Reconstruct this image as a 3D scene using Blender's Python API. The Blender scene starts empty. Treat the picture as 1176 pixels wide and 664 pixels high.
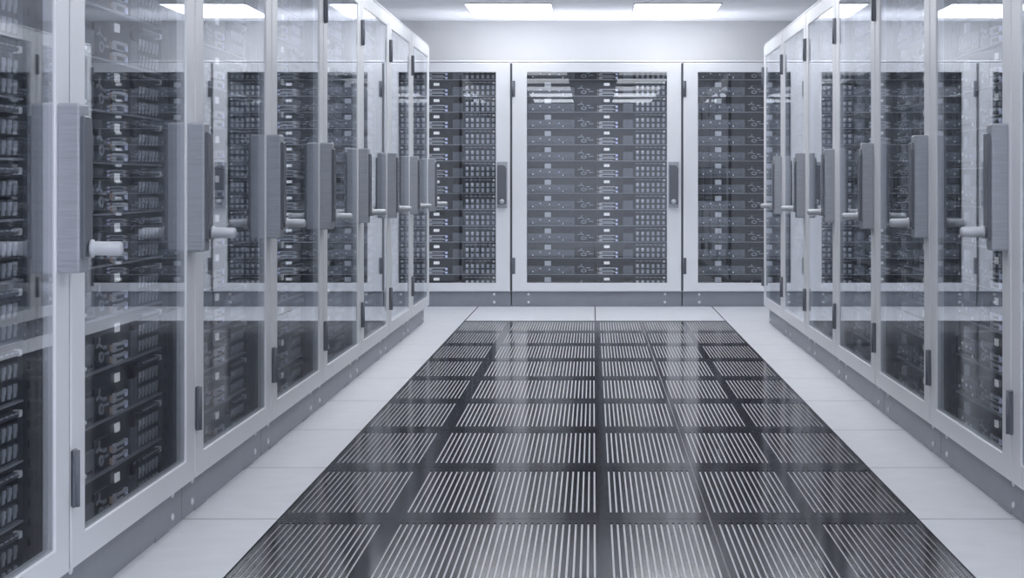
import bpy, bmesh, math, random
from mathutils import Matrix, Vector

random.seed(7)
SC = bpy.context.scene
COL = SC.collection
PI = math.pi

# ------------------------------------------------------------------ camera
EYE = 1.0
FPX = 2257.0
cam_d = bpy.data.cameras.new('camera')
cam = bpy.data.objects.new('camera', cam_d)
COL.objects.link(cam)
cam.location = (0, 0, EYE)
cam.rotation_euler = (PI / 2, 0, 0)
cam_d.sensor_width = 36.0
cam_d.lens = FPX / 1176 * 36.0
cam_d.shift_x = -93.0 / 1176
cam_d.shift_y = -121.0 / 1176
cam_d.clip_start = 0.05
cam_d.clip_end = 100
SC.camera = cam

# ------------------------------------------------------------------ exposure, world
SC.view_settings.view_transform = 'Standard'
SC.view_settings.look = 'None'
SC.view_settings.gamma = 1.0
SC.view_settings.use_curve_mapping = False
SC.view_settings.exposure = 0.0
LAMP_POWER = 4.4
LAMP_DIM = 2.4               # middle lamp rows dimmed to imitate brightness falling off towards the camera
LAMP_TINT = (0.93, 0.955, 1.0, 1)
SC.cycles.diffuse_bounces = 10
SC.cycles.max_bounces = 16
SC.cycles.transparent_max_bounces = 16
world = bpy.data.worlds.new('world')
SC.world = world
world.use_nodes = True
world.node_tree.nodes['Background'].inputs[0].default_value = (0.6, 0.65, 0.75, 1)
world.node_tree.nodes['Background'].inputs[1].default_value = 0.1

# ------------------------------------------------------------------ layout (metres, y runs down the aisle)
PITCH = 1.39                 # cabinet width
XL, XR = -1.18, 1.225        # door planes of the two side rows
YL, YR = 14.17, 14.10        # far ends of the side rows
YB = 15.96                   # door plane of the back row
XB = 0.03                    # middle of the back row's middle cabinet
DEPTH = 0.90
ROOM = (-2.32, 2.36, -2.6, 16.90)
CEIL = 2.40
TILE = 1.0597                # floor tile depth
VX = (-0.935, 0.0165, 0.348, 0.968)
VY = 14.34                   # far edge of the vented tiles
VROWS = 9
UNIT = 0.1325
BASE = 0.128
NUNIT = 14


# ------------------------------------------------------------------ materials
def mat(name, col, rough=0.5, metal=0.0, noise=0.0, nscale=30.0, bump=0.0, bscale=200.0, emis=None, estr=0.0, coat=0.0, spec=0.5, stretch=(1, 1, 1), ior=1.5):
    m = bpy.data.materials.new(name)
    m.use_nodes = True
    nt = m.node_tree
    b = nt.nodes['Principled BSDF']
    b.inputs['Base Color'].default_value = (*col, 1)
    b.inputs['Roughness'].default_value = rough
    b.inputs['Metallic'].default_value = metal
    b.inputs['Specular IOR Level'].default_value = spec
    b.inputs['Coat Weight'].default_value = coat
    b.inputs['IOR'].default_value = ior
    if emis:
        b.inputs['Emission Color'].default_value = (*emis, 1)
        b.inputs['Emission Strength'].default_value = estr
    tc = nt.nodes.new('ShaderNodeTexCoord')
    mp = nt.nodes.new('ShaderNodeMapping')
    mp.inputs['Scale'].default_value = stretch
    nt.links.new(tc.outputs['Object'], mp.inputs['Vector'])
    if noise > 0:
        n = nt.nodes.new('ShaderNodeTexNoise')
        n.inputs['Scale'].default_value = nscale
        n.inputs['Detail'].default_value = 4
        nt.links.new(mp.outputs['Vector'], n.inputs['Vector'])
        r = nt.nodes.new('ShaderNodeMapRange')
        r.inputs['From Min'].default_value = 0.3
        r.inputs['From Max'].default_value = 0.7
        r.inputs['To Min'].default_value = 1 - noise
        r.inputs['To Max'].default_value = 1 + noise
        nt.links.new(n.outputs['Fac'], r.inputs['Value'])
        x = nt.nodes.new('ShaderNodeVectorMath')
        x.operation = 'SCALE'
        x.inputs[0].default_value = col
        nt.links.new(r.outputs['Result'], x.inputs['Scale'])
        nt.links.new(x.outputs['Vector'], b.inputs['Base Color'])
    if bump > 0:
        n2 = nt.nodes.new('ShaderNodeTexNoise')
        n2.inputs['Scale'].default_value = bscale
        n2.inputs['Detail'].default_value = 3
        nt.links.new(mp.outputs['Vector'], n2.inputs['Vector'])
        bp = nt.nodes.new('ShaderNodeBump')
        bp.inputs['Strength'].default_value = bump
        bp.inputs['Distance'].default_value = 0.002
        nt.links.new(n2.outputs['Fac'], bp.inputs['Height'])
        nt.links.new(bp.outputs['Normal'], b.inputs['Normal'])
    return m


def glass_mat(name, f0, tint):
    """Clear pane: transparent with a facing-independent Schlick mirror on both faces."""
    m = bpy.data.materials.new(name)
    m.use_nodes = True
    nt = m.node_tree
    nt.nodes.remove(nt.nodes['Principled BSDF'])
    out = nt.nodes['Material Output']
    geo = nt.nodes.new('ShaderNodeNewGeometry')
    dot = nt.nodes.new('ShaderNodeVectorMath'); dot.operation = 'DOT_PRODUCT'
    nt.links.new(geo.outputs['Normal'], dot.inputs[0])
    nt.links.new(geo.outputs['Incoming'], dot.inputs[1])

    def mth(op, a, b=None):
        n = nt.nodes.new('ShaderNodeMath'); n.operation = op
        for i, v in enumerate((a, b)):
            if v is None:
                continue
            if isinstance(v, (int, float)):
                n.inputs[i].default_value = v
            else:
                nt.links.new(v, n.inputs[i])
        return n.outputs[0]
    c = mth('ABSOLUTE', dot.outputs['Value'])
    k = mth('POWER', mth('SUBTRACT', 1.0, c), 4.8)
    fr = mth('ADD', mth('MULTIPLY', k, 1.0 - f0), f0)
    tr = nt.nodes.new('ShaderNodeBsdfTransparent'); tr.inputs[0].default_value = (*tint, 1)
    gl = nt.nodes.new('ShaderNodeBsdfGlossy'); gl.inputs['Roughness'].default_value = 0.0
    gl.inputs['Color'].default_value = (0.95, 0.97, 1.0, 1)
    mx = nt.nodes.new('ShaderNodeMixShader')
    nt.links.new(fr, mx.inputs[0])
    nt.links.new(tr.outputs[0], mx.inputs[1])
    nt.links.new(gl.outputs[0], mx.inputs[2])
    nt.links.new(mx.outputs[0], out.inputs['Surface'])
    return m


M = {}
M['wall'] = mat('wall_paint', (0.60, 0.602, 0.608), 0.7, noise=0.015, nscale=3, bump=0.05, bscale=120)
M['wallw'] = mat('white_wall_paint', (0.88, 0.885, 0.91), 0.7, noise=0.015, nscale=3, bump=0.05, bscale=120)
M['ceiling'] = mat('ceiling_paint', (0.91, 0.915, 0.935), 0.75, noise=0.015, nscale=3, bump=0.05, bscale=120)
M['floor'] = mat('pale_floor_tile', (0.80, 0.81, 0.845), 0.42, noise=0.03, nscale=9, bump=0.03, bscale=60, spec=0.2)
M['groove'] = mat('floor_joint', (0.10, 0.105, 0.12), 0.8)
M['vent'] = mat('black_vent_plate', (0.011, 0.013, 0.018), 0.11, noise=0.10, nscale=12, ior=1.12)
M['tray'] = mat('vent_tray', (0.86, 0.865, 0.89), 0.5)
M['white'] = mat('white_powder_coat', (0.86, 0.87, 0.90), 0.35, noise=0.012, nscale=5, bump=0.02, bscale=250)
M['plinth'] = mat('grey_plinth', (0.30, 0.315, 0.355), 0.45, noise=0.04, nscale=7)
M['plate'] = mat('handle_plate', (0.41, 0.43, 0.475), 0.42, metal=0.2, noise=0.10, nscale=12, stretch=(1, 1, 14))
M['grip'] = mat('handle_grip', (0.14, 0.15, 0.175), 0.16)
M['hinge'] = mat('dark_hinge', (0.15, 0.16, 0.19), 0.42)
M['knob'] = mat('knob_metal', (0.55, 0.57, 0.61), 0.3, metal=0.2)
M['screw'] = mat('screw_steel', (0.92, 0.92, 0.94), 0.3)
M['inner'] = mat('dark_interior', (0.08, 0.086, 0.10), 0.55, noise=0.08, nscale=10)
M['shelf'] = mat('shelf_edge', (0.42, 0.435, 0.475), 0.4, metal=0.2)
M['chassis'] = mat('server_black', (0.013, 0.015, 0.020), 0.42, noise=0.15, nscale=30)
M['bezel'] = mat('server_bezel', (0.15, 0.16, 0.185), 0.38, noise=0.15, nscale=30)
M['vents'] = mat('server_slot', (0.008, 0.009, 0.012), 0.6)
M['caddy'] = mat('drive_caddy', (0.06, 0.065, 0.08), 0.4)
M['latch'] = mat('drive_latch', (0.50, 0.52, 0.57), 0.35, metal=0.1)
M['latchw'] = mat('drive_latch_pale', (0.78, 0.79, 0.82), 0.35)
M['label'] = mat('white_label', (0.88, 0.88, 0.88), 0.5)
M['display'] = mat('grey_display', (0.62, 0.64, 0.68), 0.35)
M['bracket'] = mat('pale_bracket', (0.58, 0.60, 0.64), 0.32, metal=0.1)
M['label_glow'] = mat('glowing_white_label', (0.85, 0.86, 0.88), 0.4, emis=(0.95, 0.97, 1.0), estr=0.42)  # emission added to brighten a plain white label
M['mark'] = mat('pale_mark', (0.42, 0.44, 0.48), 0.4)
M['amber'] = mat('amber_light', (0.34, 0.28, 0.25), 0.4, emis=(1.0, 0.68, 0.48), estr=0.10)
M['blue'] = mat('blue_light', (0.5, 0.54, 0.78), 0.4, emis=(0.72, 0.78, 1.0), estr=0.3)
M['dot'] = mat('white_light', (0.7, 0.72, 0.8), 0.4, emis=(0.9, 0.94, 1.0), estr=0.4)
M['glass'] = glass_mat('door_glass', 0.066, (0.965, 0.975, 0.985))
M['lampframe'] = mat('lamp_frame', (0.85, 0.85, 0.88), 0.4)
M['diffuser_dim'] = mat('lamp_diffuser_dimmed', (0.9, 0.9, 0.9), 0.6, emis=LAMP_TINT[:3], estr=LAMP_DIM)
M['diffuser'] = mat('lamp_diffuser', (0.9, 0.9, 0.9), 0.6, emis=LAMP_TINT[:3], estr=LAMP_POWER)


# ------------------------------------------------------------------ mesh helpers
class MB:
    """Collects shapes into one mesh."""

    def __init__(self, *mats):
        self.bm = bmesh.new()
        self.mats = mats

    def _add(self, tmp, mi, smooth=False):
        me = bpy.data.meshes.new('tmp')
        for f in tmp.faces:
            f.material_index = mi
            f.smooth = smooth
        tmp.to_mesh(me)
        tmp.free()
        self.bm.from_mesh(me)
        bpy.data.meshes.remove(me)

    def box(self, x0, x1, y0, y1, z0, z1, mi=0, bev=0.0, seg=1):
        t = bmesh.new()
        bmesh.ops.create_cube(t, size=1.0)
        for v in t.verts:
            v.co = Vector(((x0 + x1) / 2 + v.co.x * (x1 - x0), (y0 + y1) / 2 + v.co.y * (y1 - y0), (z0 + z1) / 2 + v.co.z * (z1 - z0)))
        if bev:
            bmesh.ops.bevel(t, geom=list(t.edges), offset=bev, segments=seg, affect='EDGES', profile=0.5)
        self._add(t, mi)
        return self

    def prism(self, pts, axis, a0, a1, mi=0, bev=0.0):
        """Polygon pts (two coordinates) swept along axis 'x', 'y' or 'z'."""
        t = bmesh.new()

        def P(p, a):
            return {'x': (a, p[0], p[1]), 'y': (p[0], a, p[1]), 'z': (p[0], p[1], a)}[axis]
        lo = [t.verts.new(P(p, a0)) for p in pts]
        hi = [t.verts.new(P(p, a1)) for p in pts]
        n = len(pts)
        t.faces.new(lo); t.faces.new(hi)
        for i in range(n):
            t.faces.new((lo[i], lo[(i + 1) % n], hi[(i + 1) % n], hi[i]))
        bmesh.ops.recalc_face_normals(t, faces=list(t.faces))
        if bev:
            bmesh.ops.bevel(t, geom=list(t.edges), offset=bev, segments=1, affect='EDGES', profile=0.5)
        self._add(t, mi)
        return self

    def lathe(self, prof, centre, axis='y', seg=20, mi=0):
        """prof: list of (radius, along)."""
        t = bmesh.new()
        rings = []
        for r, a in prof:
            ring = []
            for k in range(seg):
                c, s = math.cos(2 * PI * k / seg) * r, math.sin(2 * PI * k / seg) * r
                co = {'y': (c, a, s), 'z': (c, s, a), 'x': (a, c, s)}[axis]
                ring.append(t.verts.new(Vector(co) + Vector(centre)))
            rings.append(ring)
        for a, b in zip(rings, rings[1:]):
            for k in range(seg):
                t.faces.new((a[k], a[(k + 1) % seg], b[(k + 1) % seg], b[k]))
        t.faces.new(rings[0]); t.faces.new(rings[-1])
        bmesh.ops.recalc_face_normals(t, faces=list(t.faces))
        self._add(t, mi, True)
        return self

    def ring(self, cx, cz, r0, r1, y0, y1, seg=16, mi=0):
        t = bmesh.new()
        L = []
        for r, y in ((r0, y0), (r1, y0), (r1, y1), (r0, y1)):
            L.append([t.verts.new((cx + r * math.cos(2 * PI * k / seg), y, cz + r * math.sin(2 * PI * k / seg))) for k in range(seg)])
        for i in range(4):
            a, b = L[i], L[(i + 1) % 4]
            for k in range(seg):
                t.faces.new((a[k], a[(k + 1) % seg], b[(k + 1) % seg], b[k]))
        bmesh.ops.recalc_face_normals(t, faces=list(t.faces))
        self._add(t, mi)
        return self

    def frame(self, o, i, y0, y1, mi=0, bev=0.004):
        """Rectangular ring: o and i are (x0, x1, z0, z1)."""
        t = bmesh.new()
        L = []
        for (x0, x1, z0, z1), y in ((o, y0), (i, y0), (i, y1), (o, y1)):
            L.append([t.verts.new(c) for c in ((x0, y, z0), (x1, y, z0), (x1, y, z1), (x0, y, z1))])
        for q in range(4):
            a, b = L[q], L[(q + 1) % 4]
            for k in range(4):
                t.faces.new((a[k], a[(k + 1) % 4], b[(k + 1) % 4], b[k]))
        bmesh.ops.recalc_face_normals(t, faces=list(t.faces))
        if bev:
            sharp = [e for e in t.edges if len(e.link_faces) == 2 and e.calc_face_angle() > 0.5]
            bmesh.ops.bevel(t, geom=sharp, offset=bev, segments=2, affect='EDGES', profile=0.5)
        self._add(t, mi)
        return self

    def mesh(self, name):
        me = bpy.data.meshes.new(name)
        bmesh.ops.recalc_face_normals(self.bm, faces=list(self.bm.faces))
        self.bm.to_mesh(me)
        self.bm.free()
        for m in self.mats:
            me.materials.append(M[m])
        return me


def put(name, me, parent=None, loc=(0, 0, 0), rz=0.0, label=None):
    o = bpy.data.objects.new(name, me)
    COL.objects.link(o)
    o.location = loc
    o.rotation_euler = (0, 0, rz)
    if parent is not None:
        o.parent = parent
    if label:
        o['label'] = label
    return o


def thing(name, label, cat, loc=(0, 0, 0), rz=0.0, group=None, me=None):
    o = put(name, me, None, loc, rz, label)
    o['category'] = cat
    if group:
        o['group'] = group
    return o


def struct(name, me):
    o = put(name, me)
    o['kind'] = 'structure'
    return o


ORD = ['first', 'second', 'third', 'fourth', 'fifth', 'sixth', 'seventh', 'eighth', 'ninth', 'tenth', 'eleventh', 'twelfth', 'thirteenth', 'fourteenth']

# ------------------------------------------------------------------ the room
x0, x1, y0, y1 = ROOM
T = 0.12
b = MB('wallw'); b.box(x0 - T, x0, y0 - T, y1 + T, -0.05, CEIL); struct('wall_left', b.mesh('wall_left'))
b = MB('wallw'); b.box(x1, x1 + T, y0 - T, y1 + T, -0.05, CEIL); struct('wall_right', b.mesh('wall_right'))
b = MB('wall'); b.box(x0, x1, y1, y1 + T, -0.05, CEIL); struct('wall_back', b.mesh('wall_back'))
b = MB('wallw'); b.box(x0, x1, y0 - T, y0, -0.05, CEIL); struct('wall_front', b.mesh('wall_front'))
b = MB('ceiling'); b.box(x0 - T, x1 + T, y0 - T, y1 + T, CEIL, CEIL + T); struct('ceiling', b.mesh('ceiling'))

# floor: pale slabs with open joints over a dark sub-floor, and a shallow bed for the vented tiles
b = MB('floor', 'groove')
b.box(x0 - T, x1 + T, y0 - T, y1 + T, -0.06, -0.0125, 1)
G = 0.0042
VY0 = VY - VROWS * TILE
rows = [VY - k * TILE for k in range(0, 17)]
rows = [y1] + [r for r in rows if r > y0] + [y0]
side = [(x0, VX[0] - 0.9515), (VX[0] - 0.9515, VX[0]), (VX[3], VX[3] + 0.9515), (VX[3] + 0.9515, x1)]
for a, c in zip(rows[1:], rows[:-1]):
    for p, q in side:
        b.box(p + G, q - G, a + G, c - G, -0.0125, 0.0, 0, bev=0.0005)
    if a >= VY - 1e-6 or c <= VY0 + 1e-6:
        b.box(VX[0] + G, VX[1] - G, a + G, c - G, -0.0125, 0.0, 0, bev=0.0005)
        b.box(VX[1] + G, VX[3] - G, a + G, c - G, -0.0125, 0.0, 0, bev=0.0005)
for f in b.bm.faces:          # the slabs' edges are dark joint filler
    if abs(f.normal.z) < 0.3:
        f.material_index = 1
struct('floor', b.mesh('floor'))

# ------------------------------------------------------------------ vented floor tiles
SLOT_P, SLOT_W = 0.0182, 0.0058
TOP, DEEP = 0.0, 0.0045


def grille_mesh(name, xa, xb, groups):
    g = 0.0022
    xa -= 0.0019 if xa == VX[1] else 0.0
    xb += 0.0019 if xb == VX[1] else 0.0
    b = MB('vent')
    ya, yb = 0.0 + g, TILE - g
    sa, sb = 0.115, TILE - 0.070
    cuts = []
    for p, q in groups:
        n = int(round((q - p) / SLOT_P))
        for k in range(n):
            c = p + (k + 0.5) * (q - p) / n
            cuts.append((c - SLOT_W / 2, c + SLOT_W / 2))
    x = xa + g
    solid = []
    for p, q in cuts:
        solid.append((x, p)); x = q
    solid.append((x, xb - g))
    for p, q in solid:
        b.box(p, q, sa, sb, TOP - DEEP, TOP)
    b.box(xa + g, xb - g, ya, sa, TOP - DEEP, TOP)
    b.box(xa + g, xb - g, sb, yb, TOP - DEEP, TOP)
    return b.mesh(name)


def tray_mesh(name, xa, xb):
    b = MB('tray')
    b.box(xa + 0.001, xb - 0.001, 0.001, TILE - 0.001, -0.0125, TOP - DEEP)
    return b.mesh(name)


VG = [
    ('wide', 'in the wide column beside the left white tiles', VX[0], VX[1], [(-0.925, -0.618), (-0.572, 0.014)]),
    ('narrow', 'in the narrow middle column', VX[1], VX[2], [(0.045, 0.336)]),
    ('medium', 'in the column beside the right white tiles', VX[2], VX[3], [(0.362, 0.636), (0.668, 0.958)]),
]
for nm, where, xa, xb, groups in VG:
    gm = grille_mesh('slotted_plate', xa, xb, groups)
    tm = tray_mesh('tray', xa, xb)
    for k in range(VROWS):
        n = VROWS - 1 - k          # 0 = nearest the camera
        pos = 'nearest row' if n == 0 else ('farthest row' if k == 0 else ORD[n] + ' row from the camera')
        t = thing('vented_floor_tile', 'black slotted floor tile %s, %s' % (where, pos), 'floor tile',
                  (0, VY - (k + 1) * TILE, 0), 0, 'black vented floor tiles')
        put('slotted_plate', gm, t)
        put('tray', tm, t, label='pale tray seen through the slots')

# ------------------------------------------------------------------ cabinet meshes (front faces -y, origin on the floor under the door's front)
W = PITCH
HW = W / 2
DW = HW - 0.0085
GX0, GX1, GZ0, GZ1 = -HW + 0.128, HW - 0.124, 0.194, 1.905
DZ0, DZ1 = 0.125, 1.983
ctop = 1.992
b = MB('white'); b.frame((-DW, DW, DZ0, DZ1), (GX0, GX1, GZ0, GZ1), 0.0, 0.030, bev=0.004); DOOR = b.mesh('door')
GAP_STRIPS = []  # dark strips added to imitate the shade in the gap between doors
for q in (-1, 1):
    b = MB('inner')
    xa, xb = sorted((q * (DW - 0.0005), q * (HW - 0.0006)))
    b.box(xa, xb, 0.0045, 0.029, DZ0 + 0.004, DZ1 - 0.004)
    GAP_STRIPS.append(b.mesh('gap_shade_strip'))
b = MB('glass'); b.box(GX0 - 0.0015, GX1 + 0.0015, 0.004, 0.009, GZ0 - 0.0015, GZ1 + 0.0015); GLASS = b.mesh('glass_pane')
hx = -HW + 0.020


def hinge_mesh(zc):
    b = MB('hinge')
    b.box(hx - 0.017, hx + 0.013, -0.010, 0.001, zc - 0.066, zc + 0.066, bev=0.004)
    b.lathe([(0.008, zc - 0.064), (0.008, zc + 0.064)], (hx - 0.007, -0.010, 0), 'z', 12)
    return b.mesh('hinge')


HINGE_T, HINGE_B = hinge_mesh(1.770), hinge_mesh(0.332)
px = HW - 0.072
b = MB('plate')
b.box(px - 0.041, px + 0.041, -0.050, 0.002, 0.802, 1.178, bev=0.006, seg=2)
PLATE = b.mesh('handle_plate')
b = MB('grip')
b.prism([(px - 0.036, 0.835), (px + 0.036, 0.835), (px + 0.036, 1.125), (px + 0.018, 1.150), (px - 0.036, 1.150)], 'y', -0.060, -0.048, bev=0.003)
GRIP = b.mesh('handle_grip')
b = MB('knob')
kz = 0.856
b.lathe([(0.020, -0.064), (0.020, -0.070), (0.0155, -0.072), (0.0155, -0.126), (0.0135, -0.132), (0.0085, -0.135)], (px, 0, kz), 'y', 24)
KNOB = b.mesh('knob')

b = MB('plinth')
b.box(-HW + 0.004, HW - 0.004, 0.040, DEPTH, 0.0, 0.122, bev=0.002)
for q in (-1, 1):
    b.box(q * (HW - 0.27) - 0.09, q * (HW - 0.27) + 0.09, 0.0375, 0.06, 0.0, 0.012, bev=0.0015)
PLINTH = b.mesh('plinth')
b = MB('screw'); b.lathe([(0.011, 0.041), (0.011, 0.036), (0.006, 0.0335)], (0, 0, 0), 'y', 14); SCREW = b.mesh('screw')
SCREWS = [(s * (HW - 0.14), z) for s in (-1, 1) for z in (0.035, 0.100)]
b = MB('white', 'inner')
b.box(-HW + 0.003, -HW + 0.022, 0.033, DEPTH, 0.122, ctop)
b.box(-HW + 0.022, -HW + 0.024, 0.035, DEPTH - 0.02, 0.13, ctop - 0.01, 1)
SIDE_L = b.mesh('side_panel')
b = MB('white', 'inner')
b.box(HW - 0.022, HW - 0.003, 0.033, DEPTH, 0.122, ctop)
b.box(HW - 0.024, HW - 0.022, 0.035, DEPTH - 0.02, 0.13, ctop - 0.01, 1)
SIDE_R = b.mesh('side_panel')
b = MB('white'); b.box(-HW + 0.003, HW - 0.003, 0.004, DEPTH, ctop - 0.004, ctop + 0.008, bev=0.003); TOPP = b.mesh('top_panel')
b = MB('white'); b.box(-HW + 0.022, HW - 0.022, DEPTH - 0.02, DEPTH, 0.122, ctop - 0.004); BACKP = b.mesh('back_panel')


def rail_mesh(s):
    b = MB('inner', 'vents')
    xa, xb = sorted((s * 0.580, s * (HW - 0.024)))
    b.box(xa, xb, 0.075, 0.090, 0.124, ctop - 0.006)
    b.box(xa, xb, 0.090, DEPTH - 0.03, 0.124, 0.127)
    for k in range(42):
        z = 0.15 + k * 0.0437
        b.box((xa + xb) / 2 - 0.006, (xa + xb) / 2 + 0.006, 0.0735, 0.076, z, z + 0.018, 1)
    return b.mesh('mounting_rail')


RAIL_L, RAIL_R = rail_mesh(-1), rail_mesh(1)
b = MB('shelf'); b.box(-0.579, 0.579, 0.073, 0.76, -0.0045, 0.0); SHELF = b.mesh('shelf')

# ------------------------------------------------------------------ server meshes (origin under the middle of the front, front faces -y)
SH = 0.1266
SW = 1.150


def U(u):
    return u - SW / 2


def V(v):
    return SH - v * UNIT


b = MB('chassis', 'vents', 'bezel')
b.box(-SW / 2, SW / 2, 0.0, 0.66, 0.0, SH, 0, bev=0.002)
# deck band in front of the left bays, its top edge catching the light
b.box(U(0.012), U(0.395), -0.008, 0.002, V(0.93), V(0.44), 2, bev=0.002)
b.box(U(0.405), U(0.565), -0.005, 0.002, V(0.95), V(0.30), 0, bev=0.002)
for k in range(9):
    z = V(0.90) + k * 0.0075
    b.box(U(0.418) + 0.0, U(0.44), -0.0058, 0.0, z, z + 0.003, 1)
b.box(U(0.79), U(0.872), -0.006, 0.002, V(0.95), V(0.42), 2, bev=0.002)
b.prism([(U(0.80), V(0.28)), (U(0.815), V(0.14)), (U(0.868), V(0.14)), (U(0.868), V(0.40)), (U(0.815), V(0.40))], 'y', -0.010, 0.002, 1, bev=0.002)
for k in range(14):
    u = 0.03 + k * 0.025
    b.box(U(u), U(u + 0.014), -0.0092, -0.006, V(0.86), V(0.80), 1)
CHASSIS = b.mesh('chassis')
b = MB('display', 'chassis'); b.box(U(0.150), U(0.203), -0.012, 0.002, V(0.44), V(0.14), 0, bev=0.003); DISPLAY = b.mesh('display')
b = MB('label_glow'); b.box(U(0.634), U(0.681), -0.0035, 0.0, V(0.345), V(0.175), 0); LABEL = b.mesh('label_with_glow')
b = MB('mark')
b.ring(0, V(0.735), 0.0085, 0.0145, -0.0085, -0.004, 18)
for vt in b.bm.verts:
    vt.co.x = U(0.470) + vt.co.x * 1.6
cx, cz = U(0.448), V(0.47)
for a in (80, 200, 330):
    dx, dz = 1.7 * math.cos(math.radians(a)), math.sin(math.radians(a))
    n = math.hypot(dx, dz)
    nx, nz = -dz / n * 0.0034, dx / n * 0.0034
    b.prism([(cx + nx, cz + nz), (cx - nx, cz - nz), (cx - nx + dx * 0.018, cz - nz + dz * 0.018), (cx + nx + dx * 0.018, cz + nz + dz * 0.018)], 'y', -0.0085, -0.004)
b.box(U(0.490), U(0.522), -0.0075, -0.004, V(0.60), V(0.53))
b.box(U(0.508), U(0.548), -0.0075, -0.004, V(0.72), V(0.67))
EMBLEM = b.mesh('emblem')
b = MB('caddy', 'label', 'latch')
b.box(U(0.888), U(1.108), -0.016, 0.002, V(0.215), V(0.115), 0, bev=0.003)
for k in range(6):
    b.box(U(0.893 + k * 0.037), U(0.917 + k * 0.037), -0.0175, -0.014, V(0.15), V(0.125), 2)
b.box(U(1.116), U(1.134), -0.016, 0.002, V(0.23), V(0.11), 1, bev=0.002)
TOPBAR = b.mesh('release_bar')


def bracket_mesh():
    b = MB('bracket', 'vents')
    b.box(-0.070, 0.070, -0.003, 0.002, -0.013, 0.013, 1)
    b.prism([(-0.070, -0.002), (-0.052, -0.013), (0.050, -0.013), (0.062, -0.002), (0.050, -0.002), (0.042, -0.009), (-0.045, -0.009), (-0.054, -0.002)], 'z', 0.003, 0.012, bev=0.001)
    b.box(-0.072, -0.044, -0.009, 0.0, -0.0125, 0.003, 0, bev=0.002)
    b.box(-0.044, 0.046, -0.005, 0.0, -0.0125, -0.008, 0)
    return b.mesh('pull_bracket')


BRACKET = bracket_mesh()
b = MB('amber'); b.box(-0.086, -0.076, -0.006, 0.001, -0.008, 0.008); AMBER = b.mesh('amber_light')
b = MB('blue'); b.box(0.064, 0.083, -0.008, 0.001, -0.009, 0.009, bev=0.001); BLUE = b.mesh('blue_light')


def drive_mesh(pale, low):
    b = MB('caddy', 'latchw' if pale else 'latch', 'latch')
    b.box(-0.0185, 0.0185, -0.0022, 0.002, -0.0185, 0.0185, 0, bev=0.0015)
    # lever standing out, deeper at the top
    b.prism([(-0.001, -0.0150), (-0.0040, -0.0145), (-0.0052, 0.002), (-0.0052, 0.0145), (-0.001, 0.0150)], 'x', -0.0095, 0.0095, 2, bev=0.0006)
    b.box(-0.0105, 0.0105, -0.0062, -0.0045, -0.002, 0.0150, 1, bev=0.0006)
    return b.mesh('drive')


DRIVE_P, DRIVE = drive_mesh(True, False), drive_mesh(False, False)
b = MB('dot'); b.lathe([(0.0055, 0.002), (0.0055, -0.003), (0.003, -0.0045)], (0, 0, 0), 'y', 10); DOT = b.mesh('status_light')
b = MB('blue'); b.lathe([(0.0055, 0.002), (0.0055, -0.003), (0.003, -0.0045)], (0, 0, 0), 'y', 10); DOTB = b.mesh('status_light')
DOTS = [(0.055, 0.79, 0), (0.115, 0.60, 0), (0.190, 0.66, 0), (0.268, 0.66, 1), (0.300, 0.84, 0)]

SERVER_PARTS = [('chassis', CHASSIS, (0, 0, 0), None, None), ('display', DISPLAY, (0, 0, 0), None, 'pale grey display'),
                ('label_with_glow', LABEL, (0, 0, 0), None, 'small white label with added glow'), ('emblem', EMBLEM, (0, 0, 0), None, 'pale ring and forked mark'),
                ('release_bar', TOPBAR, (0, 0, 0), None, None)]
for v in (0.63, 0.86):
    SERVER_PARTS.append(('pull_bracket', BRACKET, (U(0.665), -0.001, V(v)), [('amber_light', AMBER), ('blue_light', BLUE)], None))
for r, v in enumerate((0.455, 0.79)):
    for k in range(6):
        SERVER_PARTS.append(('drive', DRIVE_P if (r == 0 and k < 2) else DRIVE, (U(0.908 + k * 0.0425), 0.0, V(v)), None, 'drive with pale latch' if (r == 0 and k < 2) else None))
for u, v, c in DOTS:
    SERVER_PARTS.append(('status_light', DOTB if c else DOT, (U(u), -0.008 if v > 0.5 else 0, V(v)), None, None))


def place(base, rz, x, y, z):
    c, s = math.cos(rz), math.sin(rz)
    return (base[0] + c * x - s * y, base[1] + s * x + c * y, base[2] + z)


def cabinet(base, rz, label, group, where, drop=None):
    t = thing('server_cabinet', label, 'server cabinet', base, rz, group)
    d = put('door', DOOR, t)
    for q in GAP_STRIPS:
        put('gap_shade_strip', q, d, label='dark strip added as shade in the door gap')
    put('glass_pane', GLASS, d, label='clear glass')
    put('hinge', HINGE_T, d); put('hinge', HINGE_B, d)
    put('handle_plate', PLATE, d); put('handle_grip', GRIP, d, label='dark grip'); put('knob', KNOB, d, label='pale lock knob')
    p = put('plinth', PLINTH, t, label='grey plinth')
    for sx, sz in SCREWS:
        put('screw', SCREW, p, (sx, 0, sz))
    put('side_panel', SIDE_L, t); put('side_panel', SIDE_R, t)
    put('top_panel', TOPP, t); put('back_panel', BACKP, t)
    put('mounting_rail', RAIL_L, t, label='black mounting rail'); put('mounting_rail', RAIL_R, t, label='black mounting rail')
    for k in range(NUNIT):
        put('shelf', SHELF, t, (0, 0, BASE + k * UNIT), label='thin grey shelf')
    for k in range(NUNIT):
        pos = 'lowest' if k == 0 else ('topmost' if k == NUNIT - 1 else ORD[k] + ' from the bottom')
        s = thing('rack_server', 'black rack server %s in %s' % (pos, where), 'server',
                  place(base, rz, 0, 0.085, BASE + k * UNIT + 0.0006), rz, 'rack servers in ' + where)
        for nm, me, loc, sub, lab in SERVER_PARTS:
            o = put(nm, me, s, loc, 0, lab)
            for snm, sme in sub or ():
                put(snm, sme, o)


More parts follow.
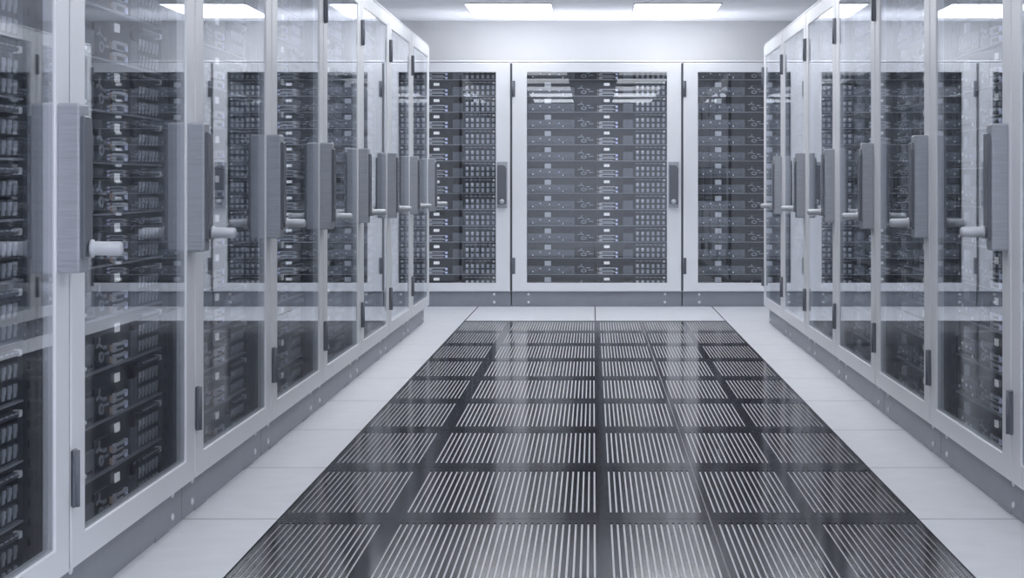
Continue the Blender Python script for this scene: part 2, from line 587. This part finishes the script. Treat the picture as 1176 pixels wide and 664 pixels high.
# back row
for k, (nm, lab) in enumerate([('left', 'white glass-door cabinet at the end of the aisle, half hidden by left row'),
                               ('middle', 'white glass-door cabinet facing the camera in the middle of back row'),
                               ('right', 'white glass-door cabinet at the end of the aisle, half hidden by right row')]):
    cabinet((XB + (k - 1) * PITCH, YB, 0), 0.0, lab, 'cabinets of the back row', 'the back row\'s %s cabinet' % nm)
# left row (faces +x), nearest last
NL = 8
for k in range(NL):
    n = NL - 1 - k
    pos = 'nearest' if n == 0 else ('farthest' if k == 0 else ORD[n] + ' from the camera')
    cabinet((XL, YL - (k + 0.5) * PITCH, 0), PI / 2, 'white glass-door server cabinet in the left row, %s' % pos,
            'cabinets of the left row', ('the left row\'s %s cabinet' % pos) if n == 0 or k == 0 else 'left row cabinet %s' % pos)
# right row (faces -x)
NR = 7
for k in range(NR):
    n = NR - 1 - k
    pos = 'nearest' if n == 0 else ('farthest' if k == 0 else ORD[n] + ' from the camera')
    cabinet((XR, YR - (k + 0.5) * PITCH, 0), -PI / 2, 'white glass-door server cabinet in the right row, %s' % pos,
            'cabinets of the right row', ('the right row\'s %s cabinet' % pos) if n == 0 or k == 0 else 'right row cabinet %s' % pos)

# ------------------------------------------------------------------ ceiling lights
LX, LY = 0.345, 0.655
b = MB('lampframe'); b.frame((-LX, LX, -LY, LY), (-LX + 0.012, LX - 0.012, -LY + 0.012, LY - 0.012), -0.010, 0.0, bev=0.002)
FR = b.mesh('frame')
FR.transform(Matrix(((1, 0, 0, 0), (0, 0, 1, 0), (0, 1, 0, 0), (0, 0, 0, 1))))
FR.flip_normals()
b = MB('diffuser'); b.box(-LX + 0.012, LX - 0.012, -LY + 0.012, LY - 0.012, -0.006, -0.001); DF = b.mesh('diffuser')
b = MB('diffuser_dim'); b.box(-LX + 0.012, LX - 0.012, -LY + 0.012, LY - 0.012, -0.006, -0.001); DFD = b.mesh('diffuser')
for k in range(9):
    for s, nm in ((-1, 'left'), (1, 'right')):
        pos = 'nearest the far wall' if k == 0 else '%s pair from the far wall' % ORD[k]
        t = thing('ceiling_light', 'bright rectangular ceiling light panel, %s, on the %s' % (pos, nm), 'ceiling light',
                  (s * 0.66, 15.865 - k * 2 * TILE, CEIL), 0, 'ceiling light panels')
        put('frame', FR, t)
        put('diffuser', DFD if k in (4, 5, 6) else DF, t, label='glowing white diffuser')  # unseen rows nearest the camera stay full to light the front wall
